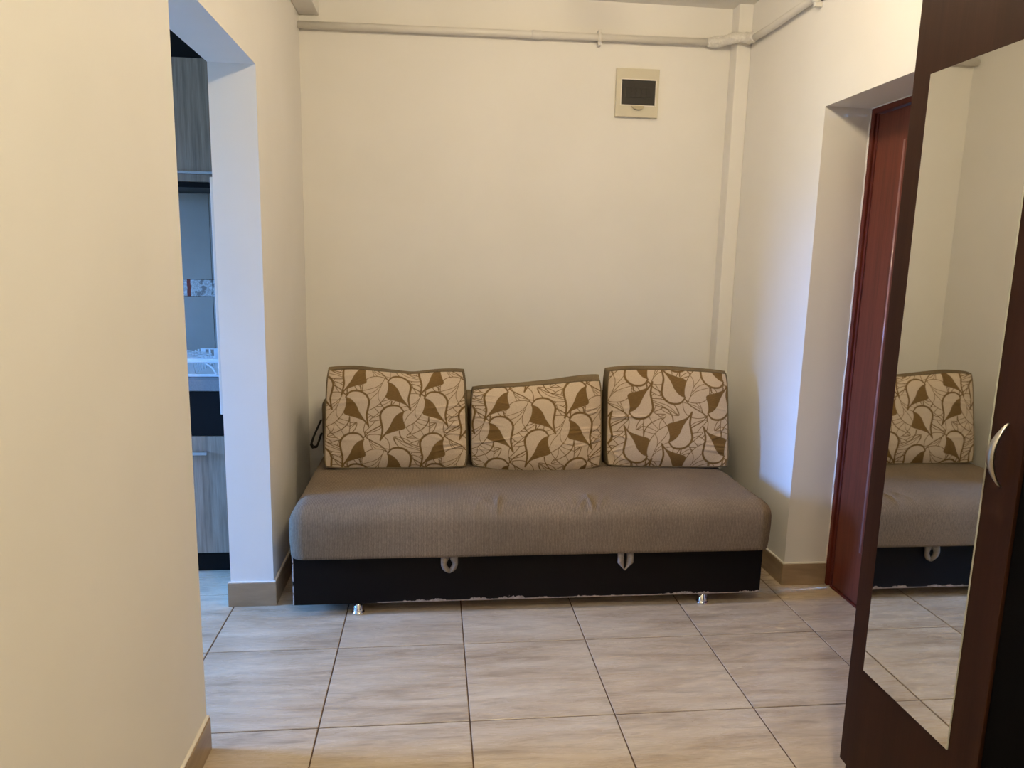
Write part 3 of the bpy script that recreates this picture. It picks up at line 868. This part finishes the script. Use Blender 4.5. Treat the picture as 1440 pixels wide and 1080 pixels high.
obj('window_flap', box((a0 + 0.001, yf + 0.003, b0 + 0.001), (a1 - 0.001, yf + 0.007, b1 - 0.001), 0.001, 1), M['smoke'], fb)['label'] = 'smoked dark window flap'
bm = bmesh.new()
for k in range(5): bx(bm, (a0 + 0.022 + k * 0.026, yf + 0.001, b0 + 0.035), (a0 + 0.046 + k * 0.026, yf + 0.0028, b0 + 0.082), 0.0006, 1)
obj('breaker_row', bm, M['smoke'], fb)
bm = bmesh.new()
n = 16; top = []; bot = []
for k in range(n + 1):
    a = math.pi * k / n
    top.append(bm.verts.new((1.784 - 0.034 * math.cos(a), yf - 0.012 * math.sin(a) - 0.0005, b0 - 0.001 - 0.022 * math.sin(a))))
mid = bm.verts.new((1.784, yf - 0.001, b0 - 0.001))
for k in range(n): bm.faces.new((top[k], top[k + 1], mid))
ext = bmesh.ops.extrude_face_region(bm, geom=bm.faces[:])
bmesh.ops.translate(bm, verts=[v for v in ext['geom'] if isinstance(v, bmesh.types.BMVert)], vec=(0, 0.004, 0))
obj('finger_latch', bm, M['latch'], fb)

# ------------------------------------------------------------------ kitchen seen through the opening
bc = thing('base_cabinet', (-0.42, 0.95, 0), 'grey wood base cabinet with a black drawer front, in the kitchen', 'cabinet')
obj('carcass', box((-0.82, 0.664, 0.10), (-0.026, YB - 0.012, 0.818)), M['greywood'], bc)
obj('plinth', box((-0.82, 0.695, 0.0), (-0.026, 0.715, 0.0995)), M['blackgloss'], bc)['label'] = 'black plinth'
dk = obj('door', box((-0.425, 0.645, 0.103), (-0.028, 0.663, 0.622), 0.001, 1), M['greywood'], bc)
dk2 = obj('door', box((-0.82, 0.645, 0.103), (-0.428, 0.663, 0.622), 0.001, 1), M['greywood'], bc)
obj('drawer', box((-0.82, 0.645, 0.626), (-0.028, 0.663, 0.816), 0.001, 1), M['blackgloss'], bc)['label'] = 'black drawer front'
bm = bmesh.new(); bx(bm, (-0.35, 0.618, 0.546), (-0.162, 0.628, 0.560), 0.003); bx(bm, (-0.345, 0.625, 0.549), (-0.335, 0.645, 0.557)); bx(bm, (-0.177, 0.625, 0.549), (-0.167, 0.645, 0.557))
obj('handle', bm, M['steel'], dk)['label'] = 'steel bar handle'
bm = bmesh.new(); bx(bm, (-1.60, 0.630, 0.8185), (-0.0205, YB - 0.010, 0.866), 0.004)
wt = obj('worktop', bm, M['worktop'], None, loc=(-0.8, 0.93, 0.8185)); wt['label'] = 'grey kitchen worktop under the white dish rack'; wt['category'] = 'worktop'

wc = thing('wall_cabinet', (-0.42, 1.09, 1.665), 'grey wood kitchen wall cabinet with a full-width steel handle', 'cabinet')
obj('carcass', box((-0.82, 0.940, 1.690), (-0.0205, YB - 0.001, 2.198)), M['greywood'], wc)
o = obj('door', box((-0.82, 0.920, 1.690), (-0.0225, 0.939, 2.196), 0.001, 1), M['greywood'], wc)
bm = bmesh.new(); bx(bm, (-0.80, 0.900, 1.722), (-0.045, 0.920, 1.732), 0.002)
obj('handle', bm, M['steel'], o)['label'] = 'full-width steel handle'
obj('bottom_panel', box((-0.82, 0.940, 1.666), (-0.0205, YB - 0.001, 1.6895), 0.001, 1), M['blackgloss'], wc)['label'] = 'dark underside panel'
obj('top_panel', box((-0.82, 0.935, 2.199), (-0.0205, YB - 0.001, 2.62)), M['blackgloss'], wc)['label'] = 'black panel above the doors'

rk = thing('dish_rack', (-0.33, 0.86, 0.867), 'white plastic dish rack on the kitchen worktop', 'dish rack')
rx0, rx1, ry0, ry1 = -0.56, -0.105, 0.70, 1.06
z = 0.867
bm = bmesh.new()
bx(bm, (rx0, ry0, z), (rx1, ry0 + 0.012, z + 0.012), 0.003); bx(bm, (rx0, ry0, z + 0.060), (rx1, ry0 + 0.012, z + 0.078), 0.004)
for k in range(12):
    xx = rx0 + 0.004 + k * (rx1 - rx0 - 0.014) / 11
    if xx < -0.30 or xx > -0.125: bx(bm, (xx, ry0 + 0.002, z + 0.01), (xx + 0.007, ry0 + 0.010, z + 0.062), 0.001, 1)
obj('front_panel', bm, M['white'], rk)
bm = bmesh.new()
arc = [(-0.175, ry0 + 0.004, z + 0.060), (-0.158, ry0 + 0.004, z + 0.050), (-0.143, ry0 + 0.004, z + 0.034), (-0.131, ry0 + 0.004, z + 0.012)]
ribbon(bm, [tuple(q) for q in catmull(arc, 4)], (0, 1, 0), 0.010, 0.006)
obj('curved_strut', bm, M['white'], rk)
bm = bmesh.new()
bx(bm, (rx0, ry1 - 0.006, z + 0.005), (rx1, ry1, z + 0.045), 0.001, 1)
bx(bm, (-0.300, ry1 - 0.006, z + 0.043), (-0.277, ry1, z + 0.074), 0.001, 1); bx(bm, (-0.263, ry1 - 0.006, z + 0.043), (-0.254, ry1, z + 0.074), 0.001, 1)
bx(bm, (-0.240, ry1 - 0.006, z + 0.043), (rx1, ry1, z + 0.074), 0.001, 1)
bx(bm, (-0.300, ry1 - 0.007, z + 0.0735), (rx1, ry1 + 0.001, z + 0.078), 0.001, 1)
for k in range(18):      # sloping comb of thin fins falling away to the left
    xx = -0.300 - (k + 1) * 0.0135
    bx(bm, (xx, ry1 - 0.006, z + 0.04), (xx + 0.0085, ry1, z + 0.074 - 0.0042 * k * 0.9), 0.001, 1)
obj('back_panel', bm, M['white'], rk)
for xx in (rx0, rx1 - 0.006):
    bm = bmesh.new()
    bx(bm, (xx, ry0 + 0.0125, z + 0.002), (xx + 0.006, ry1 - 0.0065, z + 0.030), 0.001, 1)
    bx(bm, (xx, ry0 + 0.0125, z + 0.060), (xx + 0.006, ry1 - 0.0065, z + 0.074), 0.001, 1)
    for k in range(9): bx(bm, (xx + 0.001, ry0 + 0.03 + k * 0.036, z + 0.028), (xx + 0.005, ry0 + 0.038 + k * 0.036, z + 0.062))
    obj('side_panel', bm, M['white'], rk)
bm = bmesh.new(); bx(bm, (rx0 + 0.0065, ry0 + 0.0125, z + 0.004), (rx1 - 0.0065, ry1 - 0.0065, z + 0.009))
obj('tray', bm, M['white'], rk)
for k in range(8):     # plate dividers
    bm = bmesh.new(); y_ = ry0 + 0.05 + k * 0.038
    tube(bm, [(rx0 + 0.04, y_, z + 0.009), (rx0 + 0.045, y_, z + 0.06), (rx0 + 0.12, y_, z + 0.085), (-0.24, y_, z + 0.06), (-0.23, y_, z + 0.009)], 0.0025, 6)
    obj('divider', bm, M['white'], rk)

# ------------------------------------------------------------------ ceiling lamps (above and behind the frame; they light the hall)
def ceiling_lamp(pos, color, strength, label):
    lp = thing('ceiling_lamp', (pos[0], pos[1], ZC), label, 'lamp', 'ceiling lamps of the hall')
    bm = bmesh.new(); lathe(bm, (pos[0], pos[1], ZC), [(0.085, -0.0005), (0.085, -0.014), (0.075, -0.018)])
    obj('lamp_base', bm, M['white'], lp)
    bm = bmesh.new()
    prof = [(0.001, -0.118)] + [(0.080 * math.sin(a), -0.0685 - 0.0495 * math.cos(a)) for a in [math.pi * k / 14 for k in range(1, 14)]] + [(0.02, -0.0187)]
    lathe(bm, (pos[0], pos[1], ZC), prof, 32)
    obj('lamp_shade', bm, make_emit(color, strength), lp)
ceiling_lamp(LAMP_POS, LAMP_COLOR, LAMP_STRENGTH, 'round warm ceiling lamp between the kitchen opening and the entrance door')
ceiling_lamp(LAMP2_POS, LAMP2_COLOR, LAMP2_STRENGTH, 'round whiter ceiling lamp over the near end of the hall, by the black panel')
